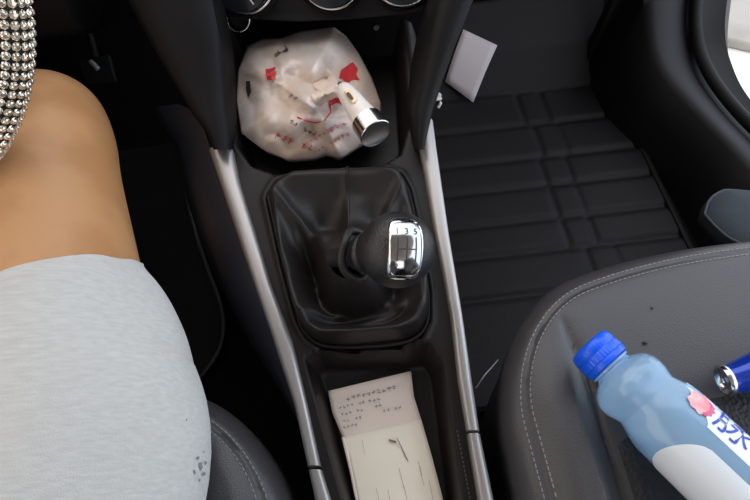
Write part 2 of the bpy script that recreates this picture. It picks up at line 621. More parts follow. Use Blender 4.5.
def leg_panel(lo, ro, zf, thick, name, inner_right):
    mb = MB()
    rings = []
    ys = [150, 144, 132, 110, 80, 50, 20, -20, -70, -130]
    for py in ys:
        z = pl(zf, py)
        a, b = P(pl(lo, py), py, z), P(pl(ro, py), py, z)
        c = lerp(a, b, 0.5)
        d = b - a
        f = Vector((0, 0.06, -0.045)) * thick
        rd = Vector((0, -0.006, 0.008))
        rings.append([a, a + d * 0.1 + rd * 0.7, a + d * 0.35 + rd, a + d * 0.65 + rd, a + d * 0.9 + rd * 0.7, b, b + f * 0.6, b + f, a + f, a + f * 0.6])
    mb.loft(rings, True, True, True)
    return mb.build(name, M['dash'], dash, angle=50)
leg_panel([(-130, 65), (0, 127), (50, 155), (110, 190), (132, 206), (150, 214)], [(-130, 190), (0, 212), (50, 222), (110, 228), (132, 231), (150, 231)],
          [(-130, 0.60), (0, 0.52), (90, 0.455), (150, 0.424)], 1.0, 'side_pillar', True)
leg_panel([(-130, 480), (0, 437), (60, 424), (110, 413), (122, 412), (150, 416)], [(-130, 525), (0, 473), (60, 450), (110, 433), (122, 430), (150, 424)],
          [(-130, 0.60), (0, 0.52), (90, 0.455), (150, 0.424)], 1.0, 'side_pillar', True)
# knee panel, left, and the passenger-side lower dash with glovebox edge (both run up out of view)
kp = MB()
prof = [(0.60, 0.44), (0.56, 0.47), (0.55, 0.56), (0.58, 0.70), (0.66, 0.78), (1.05, 0.78), (1.05, 0.50), (0.72, 0.44)]
kp.loft([[(x, y, z) for y, z in prof] for x in (-0.79, -0.6, -0.4, -0.26)], True, True, True)
kp.build('knee_panel', M['dash'], dash, angle=50, bevel=0.008)
gp = MB()
gprof = [(0.66, 0.56), (0.62, 0.60), (0.62, 0.70), (0.68, 0.78), (1.05, 0.78), (1.05, 0.52), (0.8, 0.52)]
gp.loft([[(x, y, z) for y, z in gprof] for x in (0.20, 0.4, 0.66)], True, True, True)
gp.build('glovebox', M['dash'], dash, angle=50, bevel=0.008)

# small white clip on the side of the right pillar
ck = empty('cable_clip', P(441, 99, 0.40), 'tiny white clip on the dark panel edge beside the passenger footwell', 'clip')
cp = P(441, 99, 0.44)
MB().tube([cp + Vector((-0.012, 0, 0.002)), cp, cp + Vector((0.0, 0.0, -0.006)), cp + Vector((-0.003, -0.002, -0.010))], 0.0017, 8).build('hook', M['white_plastic'], ck)
MB().lathe([(0, 0.003), (0.002, 0.003)], cp + Vector((-0.002, 0.004, 0.001)), (0, -0.5, 0.8), 16).build('screw_head', M['white_plastic'], ck)

# ------------------------------------------------------------------ gear lever
lever = empty('gear_lever', onconsole(350, 270), 'manual gear lever with ball knob and chrome shift plate above a leather boot', 'gear lever')
NECK = P(349, 261, 0.425)
BFOLD = [((284, 206), (334, 240), 6, 0.013), ((300, 192), (392, 189), 6, 0.009), ((402, 196), (380, 222), 6, 0.009), ((300, 318), (340, 292), 6, 0.011), ((328, 336), (414, 330), 6, 0.009),
         ((288, 240), (312, 300), 7, 0.006), ((347, 180), (349, 235), 4, 0.004), ((322, 225), (322, 285), 12, -0.012), ((360, 318), (410, 300), 9, -0.007), ((300, 215), (320, 255), 6, -0.006), ((415, 310), (380, 285), 6, 0.008)]
bt = MB()
na, nr_ = 144, 34
cen = Vector((349, 258))
rings = []
for i in range(nr_ + 1):
    q = i / nr_                       # 0 frame .. 1 neck
    ring = []
    for k in range(na):
        a = 2 * PI * k / na
        dx, dy = math.cos(a), math.sin(a)
        # distance to the frame along this direction
        lo_, hi_ = 0.0, 220.0
        for _ in range(18):
            mid = (lo_ + hi_) / 2
            if sdpoly(cen.x + dx * mid, cen.y + dy * mid, BOOTF) < 0:
                lo_ = mid
            else:
                hi_ = mid
        R = lo_
        px, py = cen.x + dx * R, cen.y + dy * R
        base = P(px, py, zr(py) - 0.012)
        tgt = NECK + Vector((math.cos(a) * 0.017, -math.sin(a) * 0.017, 0.0))
        w = lerp(base, tgt, q)
        # leather stands up from the frame, rolls over, sinks, then climbs to the neck
        up = 0.020 * math.exp(-((q - 0.17) / 0.10) ** 2) - 0.026 * math.exp(-((q - 0.62) / 0.22) ** 2)
        side = 0.95 - 0.25 * max(0, -math.sin(a)) + 0.3 * max(0, math.sin(a))
        up *= side
        fold = math.sin(a * 5 + 2.2 * q + 0.6) * 0.003 + noise.noise(Vector((dx * 2.2, dy * 2.2, q * 2.5))) * 0.007
        wx, wy = lerp(px, 349, q), lerp(py, 258, q)
        for (f0, f1, fw, fa) in BFOLD:
            ex, ey = f1[0] - f0[0], f1[1] - f0[1]
            tt = max(0, min(1, ((wx - f0[0]) * ex + (wy - f0[1]) * ey) / (ex * ex + ey * ey)))
            fold += fa * math.exp(-(math.hypot(wx - f0[0] - tt * ex, wy - f0[1] - tt * ey) / fw) ** 1.5)
        up += fold * math.sin(PI * min(1, q * 1.05)) ** 1.0
        w = w + Vector((0, 0, up))
        if q < 0.3:
            out = Vector((w.x - NECK.x, w.y - NECK.y, 0)).normalized()
            w += out * 0.006 * math.sin(PI * q / 0.3)
        if q < 0.02:
            w = base
        ring.append(w)
    rings.append(ring)
bt.loft(rings, True)
bt.build('boot', M['boot'], lever, angle=180, sub=1)
# seam up the front of the boot
sb = MB()
k = int(na * 0.755)
sb.tube([rings[i][k] + Vector((0, 0, 0.0005)) for i in range(2, nr_ - 4)], 0.0012, 6)
sb.build('boot_seam', M['boot'], lever)
# frame around the boot
fr = MB()
pts = []
for i in range(len(BOOTF)):
    x, y = BOOTF[i]
    pts.append(P(x, y, zr(y) - 0.006))
pts = catmull(pts + [pts[0]], 6)
fr.tube(pts, 0.0018, 10, caps=False)
fr.build('boot_frame', M['console'], lever)
# knob
KR_ = 0.0300
KC = P(397, 250, 0.497)
AX = (CAM_R @ Vector((0.80, 0.10, 0.58))).normalized()
K0 = KC - AX * 0.036
prof = [(-0.006, 0.012), (0.0, 0.0150), (0.003, 0.0165), (0.006, 0.0172), (0.008, 0.0165), (0.0092, 0.0180)]
for k in range(3, 25):
    a = PI * (0.22 + 0.78 * (k - 3) / 21)
    prof.append((0.036 - KR_ * math.cos(a), max(0.0006, KR_ * math.sin(a))))
kb_ = MB().lathe(prof, K0, AX, 64)
knob = kb_.build('knob', M['knob'], lever, angle=35)
MB().lathe([(-0.03, 0.008), (0.0, 0.010), (0.003, 0.0125)], K0, AX, 24).build('shaft', M['rubber'], lever)
# collar of the boot, a soft loop around the shaft
cr = MB()
cc = K0 - AX * 0.004
X1 = (CAM_R @ Vector((0, 1, 0)))
X1 = (X1 - AX * X1.dot(AX)).normalized()
Y1 = AX.cross(X1)
cr.tube([cc + X1 * (0.020 * math.cos(2 * PI * k / 40)) + Y1 * (0.019 * math.sin(2 * PI * k / 40)) - AX * 0.002 * math.cos(6 * PI * k / 40) for k in range(41)], 0.0034, 10, caps=False)
cr.build('collar', M['boot'], lever)
# chrome plate: rounded rectangle that follows the ball
PN = (CAM_R @ Vector((0.20, 0.02, 0.97))).normalized()
XP = (CAM_R @ Vector((0.04, 1, 0)))
XP = (XP - PN * XP.dot(PN)).normalized()
YP = PN.cross(XP)
def plate_pt(u, v, off):
    r2 = min(u * u + v * v, (KR_ * 0.985) ** 2)
    return KC + PN * (math.sqrt(KR_ ** 2 - r2) + off) + XP * u - YP * v
HU, HV = 0.0215, 0.0125
def rrect(t, hu, hv, e=5.0):
    c, s = math.cos(t), math.sin(t)
    k = (abs(c) ** e + abs(s) ** e) ** (-1 / e)
    return hu * c * k, hv * s * k
pm = MB()
rings = []
for (sc, off) in ((1.06, -0.003), (1.05, 0.001), (1.0, 0.0018), (0.93, 0.0018), (0.91, 0.0010)):
    rings.append([plate_pt(*rrect(2 * PI * k / 64, HU * sc, HV * sc), off) for k in range(64)])
pm.loft(rings, True)
plate = pm.build('plate_rim', M['chrome'], knob, angle=40)
fm2 = MB()
rings = [[plate_pt(*rrect(2 * PI * k / 64, HU * sc, HV * sc), 0.0011) for k in range(64)] for sc in (0.925, 0.75, 0.5, 0.25, 0.03)]
fm2.loft(rings, True, False, True)
fm2.build('shift_plate', M['plate'], knob)
# gate lines and numbers on the plate
gl = MB()
def pline(a, b, w):
    n = 6
    a, b = Vector(a), Vector(b)
    d = (b - a).normalized()
    s = Vector((-d.y, d.x)) * w / 2
    rr = []
    for i in range(n + 1):
        c = lerp(a, b, i / n)
        rr.append([plate_pt(c.x - s.x, c.y - s.y, 0.0014), plate_pt(c.x + s.x, c.y + s.y, 0.0014)])
    gl.loft(rr, False)
for v in (-0.007, 0.0, 0.007):
    pline((-0.009, v), (0.009, v), 0.0010)
pline((0.0, -0.007), (0.0, 0.007), 0.0010)
for s, u, v in (('1', 0.0132, -0.007), ('3', 0.0132, 0.0), ('5', 0.0132, 0.007), ('2', -0.0132, -0.007), ('4', -0.0132, 0.0), ('R', -0.0132, 0.007)):
    tv, tf = text2d(s, 0.0062)
    gl.add([plate_pt(u + y, v + x, 0.0014) for x, y in tv], tf)
gl.build('shift_pattern', M['blackprint'], knob)

# ------------------------------------------------------------------ crumpled bag in the cubby
BAGP = [(238, 70), (247, 46), (262, 39), (280, 38), (300, 31), (334, 27), (346, 36), (358, 52), (372, 78), (381, 103), (381, 124), (366, 141), (341, 157), (326, 152), (314, 157), (287, 159), (262, 149), (241, 133), (236, 100)]
BC = Vector((310, 95))
def bag_r(a):
    dx, dy = math.cos(a), math.sin(a)
    lo_, hi_ = 0, 150
    for _ in range(16):
        mid = (lo_ + hi_) / 2
        if sdpoly(BC.x + dx * mid, BC.y + dy * mid, BAGP) < 0:
            lo_ = mid
        else:
            hi_ = mid
    return lo_
BR = [bag_r(2 * PI * k / 360) for k in range(360)]
CREASES = [((245, 60), (330, 120), 5, 0.006), ((275, 42), (300, 150), 6, 0.005), ((335, 30), (300, 90), 5, 0.007), ((372, 80), (310, 100), 6, 0.006), ((340, 155), (310, 95), 5, 0.006),
           ((262, 148), (310, 95), 7, 0.005), ((238, 100), (300, 80), 7, -0.005), ((300, 32), (350, 70), 5, -0.006), ((360, 60), (330, 140), 5, -0.004), ((285, 158), (330, 110), 5, -0.005),
           ((255, 130), (290, 60), 6, 0.004), ((290, 60), (345, 55), 4, 0.005), ((310, 120), (372, 118), 4, 0.005), ((322, 60), (345, 95), 4, 0.006)]
def bag_h(px, py):
    """height of the bag above the cubby, as a function of place"""
    d = Vector((px, py)) - BC
    a = math.atan2(d.y, d.x) % (2 * PI)
    k = a / (2 * PI) * 360
    R = lerp(BR[int(k) % 360], BR[(int(k) + 1) % 360], k % 1)
    q = min(1.0, d.length / R)
    h = 0.030 * (1 - q ** 2.6)
    for (a0, b0, w, amp) in CREASES:
        ax, ay = a0
        bx, by = b0
        ex, ey = bx - ax, by - ay
        t = max(0, min(1, ((px - ax) * ex + (py - ay) * ey) / (ex * ex + ey * ey)))
        dist = math.hypot(px - ax - t * ex, py - ay - t * ey)
        h += 1.25 * amp * max(0.0, 1 - dist / (2.6 * w)) * (1 - q ** 4)
    v = Vector((px * 0.035, py * 0.035, 0.3))
    h += (abs(noise.noise(v)) * 0.018 + abs(noise.noise(v * 2.0)) * 0.004) * (1 - q ** 5)
    return h
def bag_base(py):
    return pl([(20, 0.412), (160, 0.398)], py)
def bag_pt(px, py, off=0.0):
    return P(px, py, bag_base(py) + bag_h(px, py) + off)
bag = empty('plastic_bag', bag_pt(310, 95, -0.03), 'crumpled thin white plastic bag with red print stuffed in the console tray', 'plastic bag')
bm_ = MB()
rings = []
NA = 220
for i in range(46):
    q = 1 - (i / 45)
    q = max(q, 0.004)
    ring = []
    for k in range(NA):
        kk = k / NA * 360
        R = lerp(BR[int(kk) % 360], BR[(int(kk) + 1) % 360], kk % 1)
        a = 2 * PI * k / NA
        ring.append(bag_pt(BC.x + math.cos(a) * R * q, BC.y + math.sin(a) * R * q))
    rings.append(ring)
under = [[p + Vector((0, 0, -d)) * 1.0 for p in rings[0]] for d in (0.012, 0.005)]
under[0] = [lerp(p, rings[-1][0], 0.08) + Vector((0, 0, -0.014)) for p in rings[0]]
bm_.loft([under[0]] + rings, True, True, True)
bm_.build('bag_film', M['bag'], bag, angle=180)
def bag_text(s, px, py, size, ang, m, name, off=0.0022):
    tv, tf = smudge2d(s, size)
    c, sn = math.cos(rad(ang)), math.sin(rad(ang))
    MBx = MB()
    MBx.add([bag_pt(px + x * c + y * sn, py + x * sn - y * c, off) for x, y in tv], tf)
    return MBx.build(name, m, bag, smooth=False)
def bag_patch(poly, m, name, off=0.0018):
    bmx = bmesh.new()
    cx = sum(p[0] for p in poly) / len(poly)
    cy = sum(p[1] for p in poly) / len(poly)
    mb = MB()
    n = len(poly)
    rr = []
    for s in (1.0, 0.8, 0.6, 0.4, 0.2, 0.02):
        rr.append([bag_pt(cx + (x - cx) * s, cy + (y - cy) * s, off) for x, y in poly])
    bmx.free()
    mb.loft(rr, True, False, True)
    return mb.build(name, m, bag)
def densify(poly, n=4):
    out = []
    for (a, b) in zip(poly, poly[1:] + poly[:1]):
        for k in range(n):
            out.append((lerp(a[0], b[0], k / n), lerp(a[1], b[1], k / n)))
    return out
# red emblem: a rounded red mark made of bars
lg = MB()
for i, (hw, xo) in enumerate(((4.6, 0.0), (5.4, 0.3), (4.4, 0.8))):
    yc = 69.5 + 4.3 * i
    poly = densify([(270.5 + xo - hw, yc - 0.4), (270.5 + xo, yc - 0.9), (270.5 + xo + hw, yc - 2.9), (270.5 + xo + hw, yc + 0.1), (270.5 + xo, yc + 2.1), (270.5 + xo - hw, yc + 2.4)], 3)
    cx = sum(p[0] for p in poly) / len(poly)
    cy = sum(p[1] for p in poly) / len(poly)
    lg.loft([[bag_pt(cx + (x - cx) * s, cy + (y - cy) * s, 0.0022) for x, y in poly] for s in (1, 0.5, 0.02)], True, False, True)
poly = densify([(265.4, 69), (267.2, 69), (268.6, 79), (266.8, 79)], 3)
lg.loft([[bag_pt(267 + (x - 267) * s, 74 + (y - 74) * s, 0.0023) for x, y in poly] for s in (1, 0.5, 0.02)], True, False, True)
lg.build('red_emblem', M['redprint'], bag)
bag_text('xx', 282, 52, 9, -38, M['blackprint'], 'black_print')
bag_patch(densify([(341, 70), (348, 65), (353, 62), (358, 69), (356, 74), (360, 80), (352, 79), (346, 84), (343, 79), (339, 78)], 2), M['redprint'], 'red_patch')
bag_patch(densify([(328, 97), (336, 94), (339, 99), (342, 104), (336, 103), (331, 106)], 2), M['redprint'], 'red_patch')
bag_patch(densify([(246, 81), (250, 81), (251, 92), (248, 98), (246, 90)]), M['blackprint'], 'dark_mark')
bag_text('xxx xx', 294, 142, 7.0, 22, M['redprint'], 'red_print')
bag_text('xx xxx', 303, 128, 5.2, 28, M['blackprint'], 'black_print')
bag_text('xxxxxxx', 320, 136, 4.8, -32, M['redpale'], 'red_print')
bag_text('xxx xxxx', 329, 144, 4.6, -30, M['redpale'], 'red_print')
bag_text('xxy', 338, 127, 7, -25, M['redpale'], 'red_print')
bag_text('xyx', 343, 137, 5.0, -25, M['redpale'], 'red_print')
bag_text('xy', 293, 97, 5, 30, M['blackprint'], 'black_print')
ln = MB()
ln.tube([bag_pt(x, y, 0.001) for x, y in ((297, 117), (306, 121), (316, 123), (325, 120), (331, 112), (330, 104))], 0.0007, 6)
ln.build('red_line', M['redprint'], bag)
# crumpled tissue on top of the bag
nk = MB()
rr = []
for i in range(12):
    q = max(0.02, 1 - i / 11)
    ring = []
    for k in range(48):
        a = 2 * PI * k / 48
        R = 13 * (1 + 0.25 * math.sin(3 * a + 1) + 0.12 * math.sin(7 * a))
        px, py = 325 + math.cos(a) * R * q * 1.15, 92 + math.sin(a) * R * q * 0.85
        h = 0.012 * (1 - q * q) + abs(noise.noise(Vector((px * 0.13, py * 0.13, 2)))) * 0.010 * (1 - q ** 3)
        ring.append(bag_pt(px, py, 0.0005 + h))
    rr.append(ring)
nk.loft([[p + Vector((0, 0, -0.003)) for p in rr[0]]] + rr, True, True, True)
tis = nk.build('crumpled_tissue', M['napkin'], None, angle=180)
tag(tis, 'small crumpled cream tissue lying in the middle of the plastic bag', 'tissue')

# ------------------------------------------------------------------ car charger
A0 = P(340, 84, 0.470)
A1 = P(376, 134, 0.470)
ca = (A1 - A0)
L = ca.length
ca.normalize()
chg = empty('car_charger', (A0 + A1) / 2, 'white and silver car charger plug lying on the plastic bag', 'car charger')
MB().lathe([(0.004, 0.0050), (0.006, 0.0070), (0.012, 0.0090), (0.022, 0.0102), (L * 0.55, 0.0120), (L * 0.68, 0.0132), (L * 0.74, 0.0142)], A0, ca, 40).build('body', M['white_plastic'], chg, angle=70)
MB().lathe([(-0.002, 0.0016), (0.0, 0.0028), (0.005, 0.0035)], A0, ca, 20).build('contact_tip', M['gold'], chg)
MB().lathe([(L * 0.74, 0.0146), (L * 0.75, 0.0155), (L * 0.99, 0.0162), (L, 0.0156), (L * 0.985, 0.012)], A0, ca, 40).build('metal_end', M['chrome_soft'], chg)
toc = (CAM_LOC - A0).normalized()
tn = (toc - ca * toc.dot(ca)).normalized()
ts = ca.cross(tn)
def chp(s, w, off):
    r = 0.0110 + (s - 0.02) * 0.07 + off
    th = w / r
    return A0 + ca * s + tn * (r * math.cos(th)) + ts * (r * math.sin(th))
ss = 0.031
so = MB()
rr = []
for sc in ((1.0), (0.62)):
    rr.append([chp(ss + 0.0100 * sc * rrect(2 * PI * k / 40, 1, 1, 3)[0], 0.0034 * (sc if sc == 1 else 0.55) * rrect(2 * PI * k / 40, 1, 1, 3)[1] - 0.001, 0.0006) for k in range(40)])
so.loft(rr, True)
so.build('slot_rim', M['gold'], chg)
so = MB()
so.loft([[chp(ss + 0.0100 * sc * rrect(2 * PI * k / 40, 1, 1, 3)[0], 0.0034 * sc * rrect(2 * PI * k / 40, 1, 1, 3)[1] - 0.001, 0.0004) for k in range(40)] for sc in (0.9, 0.5, 0.02)], True, False, True)
so.build('spring_slot', M['blackprint'], chg)

# ------------------------------------------------------------------ papers in the rear tray
def paper_grid(corners, nx, ny, lift, name, m, parent=None, curl=None):
    """corners as (tl, tr, br, bl) polylines left/right: list of (py, pxl, pxr)"""
    rows = []
    for j in range(ny + 1):
        t = j / ny
        row = []
        for i in range(nx + 1):
            u = i / nx
            lx, ly = corners['l'](t)
            rx_, ry_ = corners['r'](t)
            px, py = lerp(lx, rx_, u), lerp(ly, ry_, u)
            z = PAPZ(px, py) + lift + (curl(u, t) if curl else 0)
            row.append(P(px, py, z))
        rows.append(row)
    top = [p for r in rows for p in r]
    mb = MB()
    mb.loft(rows, False)
    return mb.build(name, m, parent, solid=0.0005, angle=180), rows
def PAPZ(px, py):
    return zr(py) - 0.046 + 0.006 * 1.0
def side(pts):
    def f(t):
        k = t * (len(pts) - 1)
        i = min(int(k), len(pts) - 2)
        return lerp(pts[i][0], pts[i + 1][0], k - i), lerp(pts[i][1], pts[i + 1][1], k - i)
    return f
doc = empty('paper_form', P(370, 440, 0.30), 'cream printed paper form folded and lying in the rear console tray', 'paper')
c1 = {'l': side([(328, 391), (332, 412), (343, 438), (350, 470), (356, 500), (372, 570)]), 'r': side([(411, 371), (414, 397), (423, 425), (433, 460), (441, 495), (458, 565)])}
paper_grid(c1, 20, 30, 0.0, 'sheet', M['paper'], doc, lambda u, t: 0.0015 * math.sin(u * PI) + 0.002 * (1 - t) ** 3)
c2 = {'l': side([(343, 437), (351, 470), (357, 500), (373, 570)]), 'r': side([(421, 419), (432, 457), (441.5, 493), (458, 565)])}
paper_grid(c2, 20, 20, 0.0035, 'folded_page', M['paper2'], doc, lambda u, t: 0.002 * math.sin(u * PI) - (0.0028 * (1 - t / 0.25) if t < 0.25 else 0))
MB().tube([P(lx, ly, PAPZ(lx, ly) + 0.0025) for lx, ly in [c2['l'](t / 12) for t in range(13)]], 0.0016, 8).build('fold_edge', M['paper'], doc)
def sheet_pt(px, py, off):
    return P(px, py, PAPZ(px, py) + off)
tx = MB()
def paper_text(s, px, py, size, ang, off, mb):
    tv, tf = smudge2d(s, size)
    c, sn = math.cos(rad(ang)), math.sin(rad(ang))
    mb.add([sheet_pt(px + x * c + y * sn, py + x * sn - y * c, off) for x, y in tv], tf)
paper_text('xxxxxxxxxx', 371, 393, 5.2, -13, 0.0042, tx)
paper_text('yxx', 374, 400, 4.0, -13, 0.0042, tx)
for (x, y, s) in ((352, 405, 'xxxx xx'), (378, 405, 'yy'), (352, 412, 'xyx xx'), (352, 419, 'xy xx'), (392, 409, 'yx xx'), (350, 426, 'xxyx')):
    paper_text(s, x, y, 4.0, -13, 0.0042, tx)
tx.build('printed_text', M['ink'], doc, smooth=False)
def pstroke(a, b, r=0.0003):
    MB().tube([sheet_pt(lerp(a[0], b[0], k / 5), lerp(a[1], b[1], k / 5), 0.0062) for k in range(6)], r, 6).build('pen_mark', M['ink'], doc)
pstroke((397, 438), (408, 461), 0.0004)
pstroke((389, 440), (396, 442), 0.0009)
for (a, b) in (((418, 461), (424, 486)), ((420, 466), (422, 476)), ((399, 468), (404, 488)), ((376, 488), (380, 505)), ((404, 486), (409, 508)), ((362, 440), (365, 455)), ((429, 480), (433, 500)), ((388, 490), (392, 512))):
    pstroke(a, b, 0.00014)

# ------------------------------------------------------------------ passenger footwell: mat, card
def matz(y):
    return 0.016 if y < 0.80 else 0.016 + (y - 0.80) * pl([(0.80, 0.0), (0.88, 0.75), (1.1, 0.95)], y)
fmat = empty('floor_mat', (0.38, 0.6, 0.005), 'black embossed leather floor mat in the passenger footwell', 'floor mat')
XL, XR = 0.125, 0.572
rowsy = [pl([(0, 0.20), (1, 0.955)], j / 190) for j in range(191)]
# transverse welts (y at the left edge) and the two longitudinal columns
p_w = [P(440, 125, 0.02), P(450, 168, 0.02), P(455, 200, 0.02), P(460, 231, 0.02), P(465, 262, 0.02)]
WELT = [P(452, 100, 0.016).y, P(452, 133, 0.016).y, P(452, 167, 0.016).y, P(452, 196, 0.016).y, P(452, 230, 0.016).y, P(452, 262, 0.016).y, P(452, 305, 0.016).y]
COLX = [P(521, 110, 0.016).x, P(546, 110, 0.016).x]
def mat_h(x, y):
    h = 0.0
    yy = y + (x - 0.25) * 0.03
    for i, w in enumerate(WELT):
        h -= 0.0055 * math.exp(-((yy - w) / 0.007) ** 2)
    for i, c in enumerate(COLX):
        for j in range(len(WELT) - 1):
            if WELT[j + 1] + 0.004 < yy < WELT[j] - 0.004:
                sh = 0.012 * (j % 3)
                h -= 0.0042 * math.exp(-((x - c - sh * (j % 2)) / 0.006) ** 2) * (1.0 if (j % 2 == 0 or i == 0) else 0.6)
    return h
mb = MB()
rows = []
for y in rowsy:
    row = [Vector((lerp(XL, XR, i / 120), y, matz(y) + mat_h(lerp(XL, XR, i / 120), y))) for i in range(121)]
    row[0].z -= 0.008
    row[-1].z -= 0.008
    rows.append(row)
mb.loft(rows, False)
mb.build('embossed_sheet', M['mat'], fmat, angle=180, solid=0.007)
mb = MB()
mb.tube([Vector((XL + 0.001, rowsy[0], 0.009)), Vector((XR - 0.001, rowsy[0], 0.009))], 0.006, 8)
mb.tube([Vector((XR, y, matz(y) - 0.002)) for y in rowsy[::6]], 0.006, 8)
mb.build('edge_binding', M['rubber'], fmat)

cd_pts = [P(463, 31, 0.15), P(497, 47, 0.13), P(473, 104, 0.04), P(445, 83, 0.06)]
def toe(px, py):
    z = 0.03
    for _ in range(30):
        w = P(px, py, z)
        z = 0.7 * z + 0.3 * (matz(w.y) + 0.006)
    return P(px, py, z)
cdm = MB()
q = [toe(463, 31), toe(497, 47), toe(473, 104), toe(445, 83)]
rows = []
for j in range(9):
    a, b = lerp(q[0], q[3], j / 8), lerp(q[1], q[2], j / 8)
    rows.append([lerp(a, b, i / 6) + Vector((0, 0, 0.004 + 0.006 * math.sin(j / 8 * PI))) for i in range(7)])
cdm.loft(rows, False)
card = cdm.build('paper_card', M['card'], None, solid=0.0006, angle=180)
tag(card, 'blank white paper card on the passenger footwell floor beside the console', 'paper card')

# ------------------------------------------------------------------ seats
def make_seat(name, cx, y_front, label, ztop, mirror):
    HX, HY = 0.262, 0.30
    cy = y_front - HY
    root = empty(name, (cx, cy, 0.0), label, 'car seat')
    RC = 0.115
    def sd(x, y):          # signed distance to rounded rectangle (negative inside)
        y += 0.055 * (min(1.2, abs(x - cx) / HX)) ** 2.2       # the front edge bows
        qx, qy = abs(x - cx) - (HX - RC), abs(y - cy) - (HY - RC)
        return math.hypot(max(qx, 0), max(qy, 0)) + min(max(qx, qy), 0) - RC
    def outline(t):
        # walk the rounded rectangle
        c, s = math.cos(t), math.sin(t)
        lo_, hi_ = 0, 0.8
        for _ in range(24):
            m = (lo_ + hi_) / 2
            if sd(cx + c * m, cy + s * m) < 0:
                lo_ = m
            else:
                hi_ = m
        return lo_
    NT = 420
    OR = [outline(2 * PI * k / NT) for k in range(NT)]
    SEAMX = HX - 0.086
    def height(x, y):
        d = -sd(x, y)
        z = ztop - 0.030 * math.exp(-d / 0.012) if d < 0.08 else ztop - 0.030 * math.exp(-d / 0.012)
        # piping valley between the double stitch
        z -= 0.0022 * math.exp(-((d - 0.0235) / 0.0022) ** 2)
        lx = abs(x - cx)
        seam = SEAMX + 0.006 * sstep(y_front - 0.12, y_front - 0.05, y)
        bol = sstep(seam - 0.002, seam + 0.022, lx)
        k = sstep(0.022, 0.05, d)
        z += 0.008 * bol * sstep(y_front - 0.03, y_front - 0.2, y) * k
        z -= 0.006 * math.exp(-abs(lx - seam) / 0.004) * k
        z -= 0.012 * (1 - bol) * sstep(y_front - 0.08, y_front - 0.3, y)
        return z
    mb = MB()
    ks = [1 - (i / 150) for i in range(148)] + [0.008]
    rings = []
    for z in (0.16, 0.22, 0.27):
        rings.append([Vector((cx + math.cos(2 * PI * k / NT) * OR[k] * 0.985, cy + math.sin(2 * PI * k / NT) * OR[k] * 0.985, z)) for k in range(NT)])
    rings.append([Vector((cx + math.cos(2 * PI * k / NT) * OR[k], cy + math.sin(2 * PI * k / NT) * OR[k], ztop - 0.055)) for k in range(NT)])
    for kk in ks:
        ring = []
        for k in range(NT):
            a = 2 * PI * k / NT
            x, y = cx + math.cos(a) * OR[k] * kk, cy + math.sin(a) * OR[k] * kk
            ring.append(Vector((x, y, height(x, y))))
        rings.append(ring)
    mb.loft(rings, True, True, True)
    mb.build('cushion', M['seat'], root, angle=60)
    # double stitching along the edge
    for dd in (0.019, 0.028):
        st = MB()
        path = []
        for k in range(720):
            a = 2 * PI * k / 720
            c, s = math.cos(a), math.sin(a)
            lo_, hi_ = 0, 0.8
            for _ in range(22):
                m = (lo_ + hi_) / 2
                if sd(cx + c * m, cy + s * m) < -dd:
                    lo_ = m
                else:
                    hi_ = m
            x, y = cx + c * lo_, cy + s * lo_
            path.append(Vector((x, y, height(x, y) + 0.0003)))
        acc, nxt = 0.0, 0.0
        for p, qn in zip(path, path[1:] + path[:1]):
            seg = (qn - p).length
            acc += seg
            if acc >= nxt and p.y > y_front - 0.34:
                d = (qn - p).normalized()
                st.tube([p, p + d * 0.0034], 0.00055, 5)
                nxt = acc + 0.0046
        st.build('stitching', M['thread'], root)
    # darker perforated insert, behind the front roll
    mi = MB()
    rows = []
    for j in range(41):
        row = []
        for i in range(41):
            u, v = i / 40 * 2 - 1, j / 40
            hw = SEAMX - 0.005
            yb = y_front - 0.160 - 0.030 * u ** 4 - v * 0.30
            x, y = cx + u * hw, yb
            edge = min(1 - abs(u), v * 2.0, (1 - v) * 2.0)
            row.append(Vector((x, y, height(x, y) + 0.0035 * sstep(0, 0.05, edge) - 0.001)))
        rows.append(row)
    mi.loft(rows, False)
    mi.build('perforated_insert', M['perf'], root, angle=180)
    # backrest
    bk = MB()
    rr = []
    for (z, y, hw, th) in ((ztop - 0.03, cy - 0.28, 0.20, 0.10), (ztop + 0.05, cy - 0.31, 0.24, 0.13), (ztop + 0.3, cy - 0.39, 0.25, 0.13), (ztop + 0.5, cy - 0.46, 0.22, 0.11), (ztop + 0.6, cy - 0.49, 0.16, 0.07)):
        rr.append([Vector((cx + rrect(2 * PI * k / 32, hw, th / 2, 3.5)[0], y - 0.05 + rrect(2 * PI * k / 32, hw, th / 2, 3.5)[1], z)) for k in range(32)])
    bk.loft(rr, True, True, True)
    bk.build('backrest', M['seat'], root, sub=1, angle=180)
    bs = MB().box((cx, cy - 0.02, 0.085), (0.40, 0.44, 0.17))
    bs.build('base', M['rubber'], root, bevel=0.01)
    return height
hseat = make_seat('car_chair', 0.372, 0.262, 'black leather passenger seat with pale double stitching under the blue bottle', 0.362, 1)
hdriver = make_seat('car_chair', -0.345, 0.205, 'black leather driver seat beneath the grey shorts, stitched bolster showing', 0.352, -1)

